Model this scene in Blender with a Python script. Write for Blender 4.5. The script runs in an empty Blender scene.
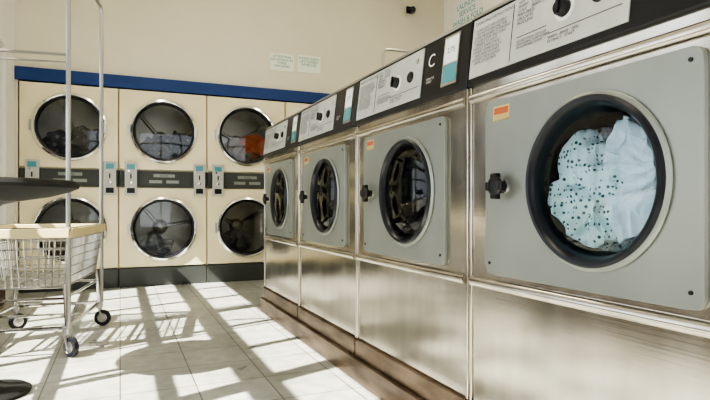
import bpy, bmesh, math, random
from mathutils import Vector, Matrix, noise
random.seed(4)
R=math.radians
scene=bpy.context.scene
COL=scene.collection

# ------------------------------------------------------------------ materials
def mat(name, col=(.8,.8,.8), rough=.5, metal=0., **k):
    m=bpy.data.materials.new(name); m.use_nodes=True
    b=m.node_tree.nodes['Principled BSDF']
    b.inputs['Base Color'].default_value=(*col,1)
    b.inputs['Roughness'].default_value=rough
    b.inputs['Metallic'].default_value=metal
    if 'coat' in k: b.inputs['Coat Weight'].default_value=k['coat']
    if 'emit' in k:
        b.inputs['Emission Color'].default_value=(*k['emit'],1)
        b.inputs['Emission Strength'].default_value=k.get('es',1)
    return m
def N(m,t,**k):
    n=m.node_tree.nodes.new(t)
    for a,v in k.items(): setattr(n,a,v)
    return n
def L(m,a,b): m.node_tree.links.new(a,b)
def P(m): return m.node_tree.nodes['Principled BSDF']
def coords(m,scale=(1,1,1),kind='Object',rot=(0,0,0)):
    tc=N(m,'ShaderNodeTexCoord'); mp=N(m,'ShaderNodeMapping')
    mp.inputs['Scale'].default_value=scale; mp.inputs['Rotation'].default_value=rot
    L(m,tc.outputs[kind],mp.inputs['Vector']); return mp.outputs['Vector']
def noise_tex(m,vec,scale,detail=4):
    n=N(m,'ShaderNodeTexNoise'); n.inputs['Scale'].default_value=scale; n.inputs['Detail'].default_value=detail
    L(m,vec,n.inputs['Vector']); return n
def ramp(m,fac,stops):
    r=N(m,'ShaderNodeValToRGB'); e=r.color_ramp.elements
    e[0].position=stops[0][0]; e[0].color=(*stops[0][1],1)
    e[1].position=stops[-1][0]; e[1].color=(*stops[-1][1],1)
    for p,c in stops[1:-1]:
        x=e.new(p); x.color=(*c,1)
    L(m,fac,r.inputs['Fac']); return r.outputs['Color']
def bump(m,h,strength=.1,dist=.01,prev=None):
    b=N(m,'ShaderNodeBump'); b.inputs['Strength'].default_value=strength; b.inputs['Distance'].default_value=dist
    L(m,h,b.inputs['Height'])
    if prev: L(m,prev,b.inputs['Normal'])
    return b.outputs['Normal']
def noisy(name,c1,c2,scale,rough=.5,metal=0.,bs=0.,vs=(1,1,1),detail=5,**k):
    m=mat(name,c1,rough,metal,**k); v=coords(m,vs); n=noise_tex(m,v,scale,detail)
    L(m,ramp(m,n.outputs['Fac'],[(.35,c1),(.65,c2)]),P(m).inputs['Base Color'])
    if bs: L(m,bump(m,n.outputs['Fac'],bs),P(m).inputs['Normal'])
    return m

def steel_mat():
    m=mat('brushed_steel',(.72,.66,.57),.24,1.)
    v=coords(m,(1,1,.7)); n1=noise_tex(m,v,2.0,1)
    v2=coords(m,(1.5,1.5,260)); n2=noise_tex(m,v2,1.,3)
    v3=coords(m,(4,4,1.2)); n3=noise_tex(m,v3,3,3)
    L(m,ramp(m,n3.outputs['Fac'],[(.3,(.62,.575,.51)),(.7,(.76,.725,.67))]),P(m).inputs['Base Color'])
    mr=N(m,'ShaderNodeMapRange'); mr.inputs['To Min'].default_value=.12; mr.inputs['To Max'].default_value=.22
    L(m,n3.outputs['Fac'],mr.inputs['Value']); L(m,mr.outputs['Result'],P(m).inputs['Roughness'])
    a=bump(m,n1.outputs['Fac'],.42,.03); b=bump(m,n2.outputs['Fac'],.05,.002,a)
    L(m,b,P(m).inputs['Normal'])
    return m
STEEL=steel_mat()
CHROME=mat('chrome',(.85,.85,.84),.12,1.)
DULLCH=mat('dull_chrome',(.55,.54,.51),.3,1.)
GREYP=noisy('grey_enamel',(.27,.285,.26),(.32,.335,.305),3,.33,.4)
GREYL=mat('light_grey_plastic',(.50,.50,.47),.4)
BLACK=mat('black_plastic',(.012,.012,.014),.32)
MATTEB=mat('black_laminate',(.010,.010,.010),.6)
RUBBER=mat('black_rubber',(.012,.014,.020),.30)
LABEL=noisy('silver_label',(.52,.53,.52),(.64,.65,.63),5,.35,.3)
INK=mat('ink',(.05,.05,.06),.6)
WHITE=mat('white_print',(.85,.87,.86),.5)
DGREY=mat('dark_grey_panel',(.06,.065,.062),.4)
TEAL=mat('teal_display',(.10,.32,.36),.2)
RED=mat('red_sticker',(.50,.13,.05),.5)
YEL=mat('yellow_sticker',(.75,.58,.25),.5)
CREAM=noisy('cream_enamel',(.80,.71,.48),(.86,.78,.55),2,.33,coat=.2)
TAN=noisy('tan_vinyl',(.62,.52,.27),(.72,.62,.36),9,.5)
DRUM=mat('drum_metal',(.10,.11,.12),.35,.8)
v=coords(DRUM,(1,1,1)); vo=N(DRUM,'ShaderNodeTexVoronoi'); vo.inputs['Scale'].default_value=34; vo.inputs['Randomness'].default_value=0.1
L(DRUM,v,vo.inputs['Vector']); L(DRUM,ramp(DRUM,vo.outputs['Distance'],[(.18,(.01,.01,.01)),(.24,(.45,.46,.46))]),P(DRUM).inputs['Base Color'])
DDRUM=noisy('dryer_drum_metal',(.55,.55,.53),(.75,.75,.72),3,.38,.6)

def glass(name,tint,ior=1.5,rough=.02):
    m=bpy.data.materials.new(name); m.use_nodes=True; nt=m.node_tree; nt.nodes.clear()
    o=nt.nodes.new('ShaderNodeOutputMaterial'); mx=nt.nodes.new('ShaderNodeMixShader')
    t=nt.nodes.new('ShaderNodeBsdfTransparent'); g=nt.nodes.new('ShaderNodeBsdfGlossy'); f=nt.nodes.new('ShaderNodeFresnel')
    t.inputs[0].default_value=(*tint,1); g.inputs['Roughness'].default_value=rough; f.inputs['IOR'].default_value=ior
    nt.links.new(f.outputs[0],mx.inputs[0]); nt.links.new(t.outputs[0],mx.inputs[1]); nt.links.new(g.outputs[0],mx.inputs[2])
    nt.links.new(mx.outputs[0],o.inputs['Surface']); return m
GLASS_W=glass('washer_glass',(.84,.95,.99),1.6)
GLASS_D=glass('dryer_glass',(.80,.80,.78),1.7)
GLASS_P=glass('pane_glass',(.97,.98,.98),1.3)

# ------------------------------------------------------------------ geometry
def finish(name,bm,m,parent=None,smooth=True,bev=0):
    bmesh.ops.recalc_face_normals(bm,faces=bm.faces)
    me=bpy.data.meshes.new(name); bm.to_mesh(me); bm.free()
    for q in (m if isinstance(m,(list,tuple)) else [m]): me.materials.append(q)
    o=bpy.data.objects.new(name,me); COL.objects.link(o)
    if parent: o.parent=parent
    if smooth:
        me.polygons.foreach_set('use_smooth',[True]*len(me.polygons))
        try: me.set_sharp_from_angle(angle=R(35))
        except Exception: pass
    if bev:
        b=o.modifiers.new('bevel','BEVEL'); b.width=bev; b.segments=2; b.limit_method='ANGLE'
    return o
def bbox(bm,lo,hi,mi=0):
    c=[(a+b)/2 for a,b in zip(lo,hi)]; s=[abs(b-a) for a,b in zip(lo,hi)]
    r=bmesh.ops.create_cube(bm,size=1,matrix=Matrix.Translation(c)@Matrix.Diagonal((*s,1)))
    fs={f for vv in r['verts'] for f in vv.link_faces}
    for f in fs: f.material_index=mi
def box(name,lo,hi,m,parent=None,bev=0):
    bm=bmesh.new(); bbox(bm,lo,hi); return finish(name,bm,m,parent,bev>0,bev)
def boxes(name,lst,m,parent=None,bev=0):
    bm=bmesh.new()
    for e in lst: bbox(bm,e[0],e[1],e[2] if len(e)>2 else 0)
    return finish(name,bm,m,parent,bev>0,bev)
def btube(bm,p0,p1,r,n=8,mi=0):
    p0=Vector(p0);p1=Vector(p1);d=p1-p0
    if d.length<1e-6:return
    q=d.to_track_quat('Z','Y').to_matrix().to_4x4()
    rr=bmesh.ops.create_cone(bm,cap_ends=True,segments=n,radius1=r,radius2=r,depth=d.length,matrix=Matrix.Translation((p0+p1)/2)@q)
    for f in {f for vv in rr['verts'] for f in vv.link_faces}: f.material_index=mi
def bpath(bm,pts,r,n=10,mi=0):
    for a,b in zip(pts,pts[1:]): btube(bm,a,b,r,n,mi)
    for p in pts[1:-1]:
        s=bmesh.ops.create_uvsphere(bm,u_segments=n,v_segments=6,radius=r,matrix=Matrix.Translation(p))
        for f in {f for vv in s['verts'] for f in vv.link_faces}: f.material_index=mi
def arc(c,r,a0,a1,u,w,n=6):
    u=Vector(u);w=Vector(w);c=Vector(c)
    return [c+u*r*math.cos(a0+(a1-a0)*i/n)+w*r*math.sin(a0+(a1-a0)*i/n) for i in range(n+1)]
AXY=Matrix(((1,0,0,0),(0,0,-1,0),(0,1,0,0),(0,0,0,1)))   # local z -> -y (towards viewer)
def blathe(bm,prof,M,n=64,mi=0,closed=False):
    rings=[]
    for r,h in prof:
        if r<1e-6: rings.append([bm.verts.new(M@Vector((0,0,h)))])
        else: rings.append([bm.verts.new(M@Vector((r*math.cos(2*math.pi*i/n),r*math.sin(2*math.pi*i/n),h))) for i in range(n)])
    pr=list(zip(rings,rings[1:]))
    if closed: pr.append((rings[-1],rings[0]))
    for a,b in pr:
        for i in range(n):
            j=(i+1)%n
            if len(a)==1 and len(b)==1: continue
            if len(a)==1: f=bm.faces.new((a[0],b[i],b[j]))
            elif len(b)==1: f=bm.faces.new((a[i],a[j],b[0]))
            else: f=bm.faces.new((a[i],a[j],b[j],b[i]))
            f.material_index=mi
def front(cx,cz,y=0): return Matrix.Translation((cx,y,cz))@AXY
def lathe(name,prof,M,m,parent=None,n=64,closed=False):
    bm=bmesh.new(); blathe(bm,prof,M,n,0,closed); return finish(name,bm,m,parent)
def plate_hole(name,cx,cz,w,h,rc,hr,yf,yb,m,parent=None,hx=None,hz=None,n=96,bev=0):
    hx=cx if hx is None else hx; hz=cz if hz is None else hz
    def sdf(x,z):
        qx=abs(x-cx)-w/2+rc; qz=abs(z-cz)-h/2+rc
        return math.hypot(max(qx,0),max(qz,0))+min(max(qx,qz),0)-rc
    angs=[2*math.pi*i/n for i in range(n)]+[math.atan2(cz+sz*h/2-hz,cx+sx*w/2-hx)%(2*math.pi) for sx in(-1,1) for sz in(-1,1)]
    angs=sorted(set(round(a,5) for a in angs))
    L4=[[],[],[],[]]; bm=bmesh.new()
    for a in angs:
        c,s=math.cos(a),math.sin(a); lo,hi=0,3
        for _ in range(40):
            md=(lo+hi)/2
            if sdf(hx+c*md,hz+s*md)<0: lo=md
            else: hi=md
        for k,(rr,y) in enumerate(((lo,yf),(hr,yf),(hr,yb),(lo,yb))):
            L4[k].append(bm.verts.new((hx+c*rr,y,hz+s*rr)))
    k=len(angs)
    for q in range(4):
        A,B=L4[q],L4[(q+1)%4]
        for i in range(k):
            j=(i+1)%k; bm.faces.new((A[i],A[j],B[j],B[i]))
    return finish(name,bm,m,parent,True,bev)
def empty(name,loc=(0,0,0),rz=0,parent=None,rx=0):
    e=bpy.data.objects.new(name,None); e.location=loc; e.rotation_euler=(rx,0,rz); e.empty_display_size=.1
    COL.objects.link(e)
    if parent: e.parent=parent
    return e
def text(name,body,size,loc,m,parent,align='LEFT',rot=(R(90),0,0)):
    c=bpy.data.curves.new(name,'FONT'); c.body=body; c.size=size; c.align_x=align; c.space_line=.95
    c.materials.append(m); o=bpy.data.objects.new(name,c); o.location=loc; o.rotation_euler=rot
    COL.objects.link(o); o.parent=parent; return o
def cloth_blob(name,loc,sc,m,parent,seed,amp=.35,freq=6,sub=5,clip=None,rad=None):
    bm=bmesh.new(); bmesh.ops.create_icosphere(bm,subdivisions=sub,radius=1)
    for vv in bm.verts:
        p=vv.co.copy(); q=Vector((p.x*sc[0],p.y*sc[1],p.z*sc[2]))
        w=Vector((q.x*freq+seed,q.y*freq,q.z*freq))
        w=w+noise.noise_vector(w*.8)*.6
        d=(1-abs(noise.noise(w))*2.6)*amp+(1-abs(noise.noise(w*2.3))*2)*amp*.35
        p=p*(1+d-.3)+noise.noise_vector(w*.5+Vector((9,3,1)))*.35*amp
        o=Vector((p.x*sc[0],p.y*sc[1],p.z*sc[2]))+Vector(loc)
        if clip is not None: o.y=max(o.y,clip+.045*abs(noise.noise(w*1.2))+.02*abs(noise.noise(w*2.9)))
        if rad:   # stay within the drum mouth
            rx,rz,rr=rad; dd=math.hypot(o.x-rx,o.z-rz)
            if dd>rr and o.y<.07: o.x=rx+(o.x-rx)*rr/dd; o.z=rz+(o.z-rz)*rr/dd
        vv.co=o
    return finish(name,bm,m,parent)

def cloth(name,c1,c2=None,dots=0,scale=30,rnd=.6):
    m=mat(name,c1,.85)
    P(m).inputs['Sheen Weight'].default_value=.2
    if c2:
        v=coords(m); t=N(m,'ShaderNodeTexVoronoi'); t.inputs['Scale'].default_value=scale; t.inputs['Randomness'].default_value=rnd
        L(m,v,t.inputs['Vector']); L(m,ramp(m,t.outputs['Distance'],[(dots,c2),(dots+.05,c1)]),P(m).inputs['Base Color'])
    return m
C_DOT=cloth('cloth_dotted_teal',(.82,.92,.90),(.015,.10,.14),.27,72,.5)
C_WHT=cloth('cloth_white_blue',(.84,.89,.95))
C_PINK=cloth('cloth_pale_pink',(.92,.76,.72))
C_ORG=cloth('cloth_orange',(.90,.18,.05))
C_GRY=cloth('cloth_grey',(.30,.30,.31),(.55,.55,.55),.2,20)
C_DRK=cloth('cloth_dark',(.10,.12,.16),(.36,.36,.37),.25,14)
C_BGE=cloth('cloth_beige',(.48,.43,.33))

# ------------------------------------------------------------------ washer
WZ0=.178
def washer(yc,kind):
    e=empty('washing_machine',(1.0,yc,0),R(-90))
    w=.432; zt=1.15; zc=.838; dx=.046; px=-.014; pw=.325; ho=.192
    boxes('cabinet',[((-w,.006,WZ0),(-w+.01,.75,zt)),((w-.01,.006,WZ0),(w,.75,zt)),((-w+.01,.74,WZ0),(w-.01,.75,zt)),
        ((-w+.01,.006,zt-.01),(w-.01,.74,zt)),((-w+.01,.006,WZ0),(w-.01,.74,WZ0+.01))],STEEL,e)
    plate_hole('front_sheet',0,(WZ0+zt)/2,2*w,zt-WZ0,.004,ho,0,.006,STEEL,e,dx,zc)
    boxes('edge_trim',[((-w,-.006,WZ0),(-w+.013,0,zt)),((w-.013,-.006,WZ0),(w,0,zt))],STEEL,e,.003)
    bm=bmesh.new()
    for z,r_ in ((1.112,.015),(.553,.016)):
        btube(bm,(-w+.014,-.001,z),(w-.014,-.001,z),r_,20)
    finish('moulding_rails',bm,STEEL,e)
    plate_hole('door_plate',px,.834,2*pw,.50,.025,ho+.002,-.013,0,GREYP,e,dx,zc,bev=.003)
    lathe('door_bezel',[(ho,.011),(.205,.013),(.207,.018),(.201,.023),(ho,.024)],front(dx,zc),GREYP,e,96,True)
    lathe('door_gasket_ring',[(.194,.012),(.197,.026),(.191,.033),(.184,.032),(.177,.024),(.172,.008),(.168,-.03),(.164,-.06),(.191,-.06),(.191,.012)],front(dx,zc),RUBBER,e,96,True)
    lathe('door_glass',[(.1715,.006),(.155,.016),(.13,.023),(.09,.029),(.045,.032),(0,.033)],front(dx,zc),GLASS_W,e,96)
    lathe('drum',[(.191,-.055),(.30,-.07),(.30,-.5),(0,-.52)],front(dx,zc),DRUM,e,64)
    kx=-.256
    bm=bmesh.new()
    blathe(bm,[(0,.015),(.014,.015),(.014,.032),(.027,.036),(.030,.046),(.022,.054),(0,.056)],front(kx,zc),24)
    bbox(bm,(kx-.036,-.052,zc-.013),(kx+.036,-.034,zc+.013)); bbox(bm,(kx-.013,-.052,zc-.036),(kx+.013,-.034,zc+.036))
    finish('latch_knob',bm,BLACK,e,True,.003)
    lathe('latch_plate',[(0,.013),(.02,.013),(.02,.018),(0,.018)],front(kx,zc),CHROME,e,24)
    bm=bmesh.new()
    for x in (px-.305,px+.300):
        for z in (zc-.22,zc+.22):
            if x<0 and z>zc: continue
            blathe(bm,[(0,.013),(.0045,.013),(.004,.016),(0,.017)],front(x,z),16)
    finish('screws',bm,BLACK,e)
    boxes('warning_sticker',[((-.300,-.0145,zc+.188),(-.232,-.0132,zc+.228),0),((-.296,-.0153,zc+.205),(-.236,-.0144,zc+.224),1)],[YEL,RED],e)
    text('sticker_text','CAUTION HOT\nDO NOT OPEN',.009,(-.294,-.0156,zc+.196),INK,e)
    h=empty('control_head',(0,0,zt),0,e,R(-7)); H=.222
    boxes('head_housing',[((-w,-.012,0),(w,.30,H))],BLACK,h,.006)
    boxes('head_trims',[((-w,-.017,H-.010),(w,-.011,H))],DULLCH,h,.002)
    box('instruction_label',(-w+.010,-.0165,.022),(.148,-.0118,H-.018),LABEL,h,.001)
    y=-.0172
    text('label_title','OPERATING INSTRUCTIONS',.0135,(-.41,y,.184),INK,h)
    text('label_text','1 LOAD CLOTHES LOOSELY\n   DO NOT OVERLOAD TUB\n2 ADD MEASURED DETERGENT\n3 CLOSE DOOR AND TURN\n   HANDLE TO LOCK\n4 SELECT WASH CYCLE\n5 INSERT COINS IN SLOT\n   AND PUSH TO START\n6 DOOR STAYS LOCKED\n   UNTIL CYCLE ENDS',.0118,(-.41,y,.162),INK,h)
    text('label_text_b','HOT       WHITES\nWARM    COLORS\nCOLD     BRIGHTS\nPERM PRESS\nDELICATES\nWOOLENS',.0125,(-.215,y,.185),INK,h)
    text('label_text_c','WASH   RINSE   SPIN\nEXTRACT   START',.011,(-.09,y,.052),INK,h)
    text('label_text_d','DO NOT WASH ARTICLES\nCONTAINING FOAM RUBBER\nOR FLAMMABLE FLUIDS',.0095,(-.21,y,.075),INK,h)
    boxes('label_rules',[((-.235,y-.0003,.03),(-.233,y+.0006,.195)),((-.21,y-.0003,.090),(-.10,y+.0006,.0915)),((-.09,y-.0003,.066),(.13,y+.0006,.0675))],INK,h)
    bm=bmesh.new(); blathe(bm,[(.031,.0165),(.031,.019),(0,.019)],front(-.04,.115),32)
    finish('dial_plate',bm,WHITE,h)
    bm=bmesh.new(); blathe(bm,[(.022,.019),(.020,.036),(.017,.040),(0,.040)],front(-.04,.115),24); bbox(bm,(-.045,-.044,.095),(-.035,-.038,.135))
    finish('cycle_knob',bm,BLACK,h)
    bm=bmesh.new(); blathe(bm,[(.021,.0165),(.021,.020),(.016,.022),(.016,.024),(0,.025)],front(.065,.115),32)
    finish('coin_button',bm,BLACK,h)
    lathe('coin_lock',[(.010,.0165),(.010,.022),(0,.022)],front(.12,.16),CHROME,h,24)
    if kind:
        text('machine_letter',kind,.065,(.180,-.0125,.122),WHITE,h)
    text('machine_note','PUSH TO\nSTART',.012,(.180,-.0125,.075),WHITE,h)
    boxes('price_card',[((.285,-.016,.030),(.375,-.012,.200),0),((.291,-.0168,.105),(.369,-.0158,.192),1),((.291,-.0168,.040),(.369,-.0158,.100),2)],[DULLCH,WHITE,TEAL],h)
    text('price_text','2.75',.026,(.330,-.0172,.140),INK,h,'CENTER')
    return e
PITCH=.87
ys=[.967+PITCH*i for i in range(4)]
ws=[washer(y,k) for y,k in zip(ys,['','C','',''])]
zc=.838; RD=(.046,zc,.156)
cloth_blob('laundry_dotted',(-.022,.085,zc-.035),(.160,.11,.165),C_DOT,ws[0],1.3,.30,9,6,.000,RD)
cloth_blob('laundry_white',(.138,.080,zc-.005),(.095,.10,.165),C_WHT,ws[0],5.1,.36,10,6,-.004,RD)
cloth_blob('laundry_fold',(.06,.11,zc+.05),(.10,.07,.075),C_WHT,ws[0],8.4,.35,12,5,.02,RD)
cloth_blob('laundry_pink',(.160,.08,zc+.085),(.05,.07,.055),C_PINK,ws[0],7.7,.35,12,5,-.008,RD)
cloth_blob('laundry_grey',(0,.27,zc-.14),(.2,.15,.12),C_GRY,ws[1],2.2,.3,7)
cloth_blob('laundry_dark',(0,.27,zc-.14),(.2,.15,.10),C_DRK,ws[2],3.2,.3,7)
PL=noisy('weathered_brown_base',(.08,.048,.03),(.26,.19,.13),5,.42,.4,.2,(1,.6,2.5))
PLD=mat('dark_gap',(.015,.012,.01),.8)
el=[]
for y in ys:
    el.append(((.985,y-.428,.10),(1.70,y+.428,WZ0-.001),0))
el.append(((.965,ys[0]-.435,0),(1.72,ys[-1]+.435,.10),0))
el.append(((.995,ys[0]-.43,.10),(1.70,ys[-1]+.43,WZ0-.004),1))
boxes('washer_plinth',el,[PL,PLD],None,.004)

# ------------------------------------------------------------------ dryers
def dryer(xc,i,mats):
    e=empty('stacked_dryer',(xc,5.70,0)); w=.412
    boxes('cabinet',[((-w,.006,.0),(-w+.01,.80,1.925)),((w-.01,.006,.0),(w,.80,1.925)),((-w+.01,.79,0),(w-.01,.80,1.925)),((-w+.01,.006,1.915),(w-.01,.79,1.925)),
       ((-w+.01,.006,0),(w-.01,.79,.01)),((-w+.01,.02,.96),(w-.01,.79,1.15))],CREAM,e)
    box('kick_panel',(-w,-.004,.0),(w,.006,.185),DGREY,e,.003)
    box('control_band',(-w,-.006,.975),(w,.02,1.135),DGREY,e,.003)
    boxes('control_band_face',[((-w+.17,-.010,.990),(w-.17,-.005,1.120))],DGREY,e,.002)
    boxes('band_labels',[((-.10,-.012,1.075),(.10,-.0095,1.105),0),((-.14,-.012,1.015),(-.02,-.0095,1.045),1),((.02,-.012,1.015),(.14,-.0095,1.045),1)],[GREYP,GREYP],e)
    text('band_text','DRYER',.025,(0,-.0125,1.080),INK,e,'CENTER')
    for k,(cz,lo,hi) in enumerate(((1.53,1.145,1.925),(.565,.190,.968))):
        plate_hole('door_panel',0,(lo+hi)/2,2*w-.008,hi-lo-.006,.02,.293,-.010,.006,CREAM,e,0,cz,bev=.004)
        lathe('door_rim',[(.284,.008),(.318,.010),(.322,.022),(.312,.036),(.297,.040),(.286,.028)],front(0,cz),CHROME,e,96,True)
        lathe('door_seal',[(.290,.012),(.288,.033),(.274,.026),(.266,.004),(.266,-.03),(.290,-.03)],front(0,cz),RUBBER,e,96,True)
        lathe('door_glass',[(.272,.016),(.15,.022),(0,.024)],front(0,cz),GLASS_D,e,64)
        lathe('drum',[(.292,-.03),(.36,-.06),(.36,-.6),(0,-.6)],front(0,cz),DDRUM,e,64)
        lathe('drum_hub',[(0,-.50),(.06,-.52),(.08,-.6)],front(0,cz),DULLCH,e,24)
        bm=bmesh.new()
        for a in range(3):
            an=R(90+120*a+20*i); c_=math.cos(an); s_=math.sin(an)
            btube(bm,(c_*.33,.07,cz+s_*.33),(c_*.33,.58,cz+s_*.33),.035,12)
            btube(bm,(0,.575,cz),(c_*.33,.585,cz+s_*.33),.02,10)
        finish('drum_vanes',bm,DULLCH,e)
        boxes('door_handle',[((.283,-.062,cz-.055),(.303,-.036,cz+.055))],CHROME,e,.006)
        boxes('hinge',[((-.335,-.03,cz-.05),(-.305,-.010,cz+.05))],DULLCH,e,.004)
        if mats[k]:
            for q,mm in enumerate(mats[k]):
                cloth_blob('laundry',( -.08+.19*q,.19,cz-.15+.06*q),(.17,.13,.13),mm,e,i*3.1+k+q*2,.35,6,4)
    for x in (-w+.105,w-.075):
        boxes('coin_unit',[((x-.055,-.040,.895),(x+.055,-.004,1.215),0),((x-.036,-.0425,1.145),(x+.036,-.0395,1.195),1),((x-.034,-.0425,.985),(x+.034,-.0395,1.115),0),
            ((x-.006,-.045,1.055),(x+.006,-.042,1.10),2),((x-.035,-.0425,.915),(x+.035,-.0395,.965),2)],[GREYL,TEAL,BLACK],e,.002)
        bm=bmesh.new(); blathe(bm,[(.014,.042),(.014,.05),(0,.052)],front(x,1.018),20); blathe(bm,[(.009,.042),(.009,.048),(0,.048)],front(x-.02,1.13),16)
        finish('coin_lock',bm,CHROME,e)
    return e
dryer(-.428,1,([C_DRK,C_GRY],[C_BGE]))
dryer(.402,2,([C_GRY,C_DRK],[C_DRK]))
dryer(1.232,3,([C_BGE,C_ORG],[C_GRY]))
dryer(2.062,4,([C_GRY],None))

# ------------------------------------------------------------------ room
WALL=noisy('wall_paint_cream',(.73,.685,.54),(.77,.725,.58),1.3,.7)
WALLW=noisy('wall_paint_white',(.83,.81,.74),(.87,.85,.79),1.3,.7)
REFLB=noisy('brown_reflection_panel',(.08,.05,.03),(.14,.095,.06),5,.5,0,0,(1,1,8))  # brown of the added panel that the washer steel mirrors
BLUE=mat('blue_trim_paint',(.012,.05,.20),.4)
XL,XR,YB,ZC=-.875,3.7,5.73,3.5
def floor_mat():
    m=mat('vinyl_floor_tile',(.6,.6,.5),.32)
    v=coords(m,(1,1,1)); b=N(m,'ShaderNodeTexBrick'); b.offset=0; b.squash=1
    b.inputs['Scale'].default_value=1; b.inputs['Brick Width'].default_value=.305; b.inputs['Row Height'].default_value=.305
    b.inputs['Mortar Size'].default_value=.0035; b.inputs['Mortar Smooth'].default_value=.2; b.inputs['Bias'].default_value=0
    b.inputs['Color1'].default_value=(.46,.47,.43,1); b.inputs['Color2'].default_value=(.54,.55,.51,1); b.inputs['Mortar'].default_value=(.17,.165,.14,1)
    L(m,v,b.inputs['Vector'])
    n=noise_tex(m,v,14,7); n2=noise_tex(m,v,2.5,5)
    mx=N(m,'ShaderNodeMix',data_type='RGBA',blend_type='MULTIPLY'); mx.inputs['Factor'].default_value=1
    L(m,b.outputs['Color'],mx.inputs[6]); L(m,ramp(m,n.outputs['Fac'],[(.3,(.78,.77,.75)),(.6,(1,1,1))]),mx.inputs[7])
    mx2=N(m,'ShaderNodeMix',data_type='RGBA',blend_type='MULTIPLY'); mx2.inputs['Factor'].default_value=1
    L(m,mx.outputs[2],mx2.inputs[6]); L(m,ramp(m,n2.outputs['Fac'],[(.3,(.80,.79,.77)),(.65,(1,1,1))]),mx2.inputs[7])
    L(m,mx2.outputs[2],P(m).inputs['Base Color'])
    mr=N(m,'ShaderNodeMapRange'); mr.inputs['To Min'].default_value=.20; mr.inputs['To Max'].default_value=.45
    L(m,n2.outputs['Fac'],mr.inputs['Value']); L(m,mr.outputs['Result'],P(m).inputs['Roughness'])
    L(m,bump(m,b.outputs['Fac'],-.3,.003),P(m).inputs['Normal'])
    return m
box('floor',(XL-.15,-2.3,-.12),(XR+.1,6.7,0),floor_mat())
box('ceiling',(XL-.15,-2.3,ZC),(XR+.1,6.7,ZC+.1),WALLW)
boxes('wall_back',[((XL,YB,1.94),(XR,6.6,ZC)),((2.49,YB,0),(XR,6.6,1.94)),((XL,6.6,0),(XR,6.7,ZC)),((XL,YB-.02,0),(XL+.025,6.6,1.94))],WALL)
box('wall_right',(XR,-2.3,0),(XR+.1,6.7,ZC),WALLW)
box('trim_blue',(XL+.001,5.685,1.935),(XR,YB,2.055),BLUE,None,.003)
W0,W1,H0,H1=-1.6,5.28,.30,2.12
boxes('wall_left',[((XL-.15,-2.3,0),(XL,W0,ZC)),((XL-.15,W1,0),(XL,6.7,ZC)),((XL-.15,W0,0),(XL,W1,H0)),((XL-.15,W0,H1),(XL,W1,ZC))],WALLW)
box('reflection_panel_left',(XL,-2.29,0),(XL+.012,5.20,H0-.005),REFLB)  # unseen panel, added to give the steel fronts a dark brown reflection
FR=mat('window_frame_aluminium',(.32,.29,.25),.4,.7)
def window_l(name):
    e=empty(name,(0,0,0)); l=[]
    xa,xb=XL-.10,XL-.04
    n=12
    for i in range(n+1):
        y=W0+(W1-W0)*i/n; t=.022 if i%3 else .06
        l.append(((xa,max(W0,y-t),H0),(xb,min(W1,y+t),H1)))
    for z,t in((H0+.03,.03),(.70,.02),(1.20,.02),(1.62,.07),(H1-.03,.03)): l.append(((xa+.005,W0,z-t),(xb-.005,W1,z+t)))
    boxes('mullions',l,FR,e); box('pane',(XL-.072,W0,H0),(XL-.068,W1,H1),GLASS_P,e)
window_l('window_1')
boxes('wall_front',[((XL,-2.4,0),(-.3,-2.3,ZC)),((2.9,-2.4,0),(XR,-2.3,ZC)),((-.3,-2.4,0),(2.9,-2.3,.3)),((-.3,-2.4,2.5),(2.9,-2.3,ZC))],WALL)
e=empty('window_2'); boxes('mullions',[((x-.03,-2.38,.3),(x+.03,-2.32,2.5)) for x in(-.27,.8,1.85,2.87)]+[((-.3,-2.375,z-.03),(2.9,-2.325,z+.03)) for z in(.33,1.9,2.47)],FR,e)
box('ground',(-14,-14,-.5),(XL-.16,14,-.13),noisy('asphalt',(.25,.235,.21),(.32,.305,.28),4,.9))
FILL=mat('fill_diffuser',(1,1,1),.5,emit=(1,.90,.72),es=9)
for (x,y) in((.4,1.2),(.4,3.9),(2.4,1.2),(2.4,3.9)):  # lamps added out of view as soft fill light for the room
    e=empty('fill_lamp',(x,y,0)); boxes('housing',[((-.17,-.65,ZC-.06),(.17,.65,ZC-.001))],WHITE,e,.01); box('diffuser',(-.14,-.62,ZC-.08),(.14,.62,ZC-.061),FILL,e)
def notice(xc,zc,w,h,body):
    e=empty('wall_notice',(xc,YB,zc)); box('paper',(-w/2,-.006,-h/2),(w/2,-.001,h/2),mat('paper',(.82,.86,.74),.7),e)
    text('print',body,h*.19,(0,-.0075,h*.25),mat('green_ink',(.03,.26,.17),.6),e,'CENTER')
notice(1.62,2.36,.27,.19,'ATTENTION\nNO DYEING IN\nTHESE\nMACHINES')
notice(1.93,2.37,.27,.19,'PLEASE CLEAN\nLINT SCREEN\nAFTER USE')
e=empty('wall_poster',(XR,5.22,3.03),R(-90)); box('paper',(-.27,-.012,-.2),(.27,-.001,.2),WHITE,e); text('print','LAUNDRY\nSERVICE\nWASH & FOLD',.09,(0,-.0135,.08),mat('teal_ink',(.05,.35,.35),.6),e,'CENTER')
e=empty('security_camera',(3.2,YB,3.13))
bm=bmesh.new(); btube(bm,(0,-.002,.03),(0,-.10,.03),.012); bbox(bm,(-.035,-.015,-.01),(.035,-.001,.07)); btube(bm,(.03,-.05,.01),(-.05,-.19,-.03),.034,20); finish('body',bm,BLACK,e)

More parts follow.
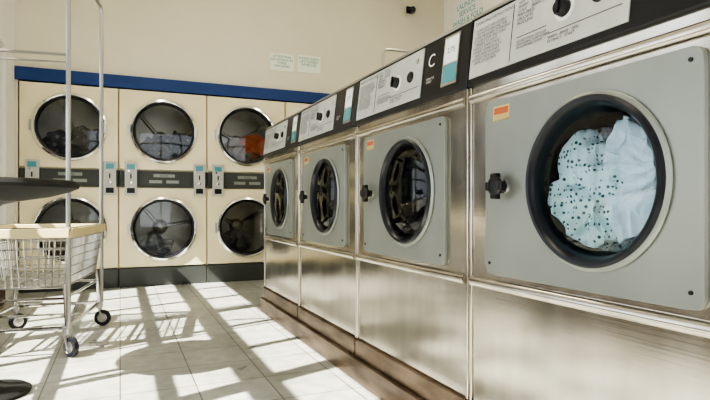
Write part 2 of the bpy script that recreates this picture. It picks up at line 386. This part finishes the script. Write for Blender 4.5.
# ------------------------------------------------------------------ laundry cart
def cart(A,B,C,D):
    A,B,C,D=[Vector((*p,0)) for p in(A,B,C,D)]; cen=(A+B+C+D)/4
    e=empty('laundry_cart',cen); A,B,C,D=[p-cen for p in(A,B,C,D)]
    def P4(z,s): return [Vector((p.x*s,p.y*s,z)) for p in(A,B,C,D)]
    top=P4(.665,1.06); bot=P4(.36,.90); fr=P4(.15,.98)
    bm=bmesh.new(); wires=.0034
    for k in range(4):
        a0,a1,b0,b1=top[k],top[(k+1)%4],bot[k],bot[(k+1)%4]
        n=max(6,int((a1-a0).length/.034))
        for i in range(n+1): btube(bm,a0.lerp(a1,i/n),b0.lerp(b1,i/n),wires,6)
        for t in (.17,.34,.5,.67,.84,1): btube(bm,a0.lerp(b0,t),a1.lerp(b1,t),.0042 if t!=1 else .007,6)
    for i in range(15): btube(bm,bot[0].lerp(bot[1],i/14),bot[3].lerp(bot[2],i/14),wires,6)
    for i in range(9): btube(bm,bot[0].lerp(bot[3],i/8),bot[1].lerp(bot[2],i/8),wires,6)
    finish('wire_basket',bm,DULLCH,e)
    bm=bmesh.new(); bpath(bm,top+[top[0]],.009)
    finish('rim_wire',bm,CHROME,e)
    bm=bmesh.new()
    for k in range(4):
        a,b=top[k],top[(k+1)%4]; d=(b-a).normalized(); nrm=Vector((d.y,-d.x,0))
        q=[a-nrm*.012,b-nrm*.012,b+nrm*.014,a+nrm*.014]
        lo=[bm.verts.new(p+Vector((0,0,-.045))) for p in q]; hi=[bm.verts.new(p+Vector((0,0,.004))) for p in q]
        bm.faces.new(lo);bm.faces.new(hi[::-1])
        for i in range(4): j=(i+1)%4; bm.faces.new((lo[i],lo[j],hi[j],hi[i]))
    finish('rim_bumper',bm,TAN,e,True,.004)
    bm=bmesh.new(); bpath(bm,fr+[fr[0]],.011)
    mid=P4(.30,.93); bpath(bm,mid+[mid[0]],.008)
    for k in range(4): btube(bm,fr[k],bot[k].lerp(top[k],.05),.011)
    btube(bm,fr[0].lerp(fr[1],.5),fr[3].lerp(fr[2],.5),.009)
    finish('base_frame',bm,CHROME,e)
    bm=bmesh.new(); a=Vector((A.x*1.02,A.y*1.02,.15)); b=Vector((B.x*1.02,B.y*1.02,.15)); u=(b-a).normalized(); zt=2.10; rr=.05
    up=Vector((0,0,1))
    pts=[a]+arc(a+u*rr+up*(zt-.15-rr),rr,math.pi,math.pi/2,u,up)+arc(b-u*rr+up*(zt-.15-rr),rr,math.pi/2,0,u,up)+[b]
    bpath(bm,pts,.012)
    d4=Vector((D.x*1.02,D.y*1.02,.15))
    bpath(bm,[a+up*1.42,d4+up*1.42],.008)
    bpath(bm,[a+up*1.38,d4+up*1.38],.005)
    btube(bm,d4,d4+up*1.46,.010)
    finish('hanging_rail',bm,DULLCH,e)
    for k in range(4):
        p=fr[k]; bm=bmesh.new()
        off=Vector((.02,-.015,0)); a_=R(35+40*k); ax=Vector((math.cos(a_),math.sin(a_),0)); c=Vector((p.x,p.y,.052))+off
        M=Matrix.Translation(c)@ax.to_track_quat('Z','Y').to_matrix().to_4x4()
        blathe(bm,[(.0,-.012),(.034,-.012),(.036,-.014),(.049,-.013),(.052,-.006),(.052,.006),(.049,.013),(.036,.014),(.034,.012),(0,.012)],M,32,0)
        blathe(bm,[(0,-.0145),(.024,-.0140),(.030,-.012)],M,24,1); blathe(bm,[(.030,.012),(.024,.0140),(0,.0145)],M,24,1)
        for s in(-1,1):
            q=c+ax*.019*s; btube(bm,q,Vector((p.x,p.y,.125))+ax*.019*s,.006,8,1)
        btube(bm,c-ax*.022,c+ax*.022,.006,10,1)
        btube(bm,Vector((p.x,p.y,.118)),Vector((p.x,p.y,.155)),.022,16,1)
        finish('caster',bm,[RUBBER,DULLCH],e)
    return e
cart((-.25,3.17),(-.12,3.95),(-.62,4.03),(-.75,3.25))
cart((2.02,4.05),(2.62,4.00),(2.66,4.50),(2.06,4.55))

# ------------------------------------------------------------------ round table at left
e=empty('pedestal_table',(-.50,2.66,0))
Z=Matrix.Identity(4)
lathe('top',[(0,.800),(.12,.806),(.22,.822),(.30,.845),(.332,.860),(.338,.872),(.330,.886),(.318,.892),(0,.892)],Z,MATTEB,e,96)
lathe('post',[(.0,.03),(.04,.03),(.035,.05),(.024,.08),(.022,.77),(.05,.79),(.12,.807),(0,.807)],Z,BLACK,e,32)
lathe('base',[(0,0),(.150,0),(.155,.012),(.14,.022),(.07,.035),(.04,.05),(0,.05)],Z,MATTEB,e,64)

# ------------------------------------------------------------------ light
sun=bpy.data.lights.new('sun','SUN'); sun.energy=26; sun.angle=R(.6); sun.color=(1,.95,.86)
so=bpy.data.objects.new('sun',sun); COL.objects.link(so)
so.rotation_euler=Vector((.62,.22,-.66)).to_track_quat('-Z','Y').to_euler()
w=bpy.data.worlds.new('World'); scene.world=w; w.use_nodes=True
bg=w.node_tree.nodes['Background']; bg.inputs[0].default_value=(.88,.94,1,1); bg.inputs[1].default_value=2.3

# ------------------------------------------------------------------ camera
c=bpy.data.cameras.new('camera'); c.sensor_width=36; c.lens=540/710*36; c.shift_y=7/710; c.clip_start=.02
co=bpy.data.objects.new('camera',c); COL.objects.link(co); co.location=(0,0,.78); co.rotation_euler=(R(90),0,R(-23.5)); scene.camera=co
try:
    scene.view_settings.view_transform='AgX'; scene.view_settings.look='AgX - High Contrast'
except Exception as ex: print(ex)
scene.view_settings.exposure=.10
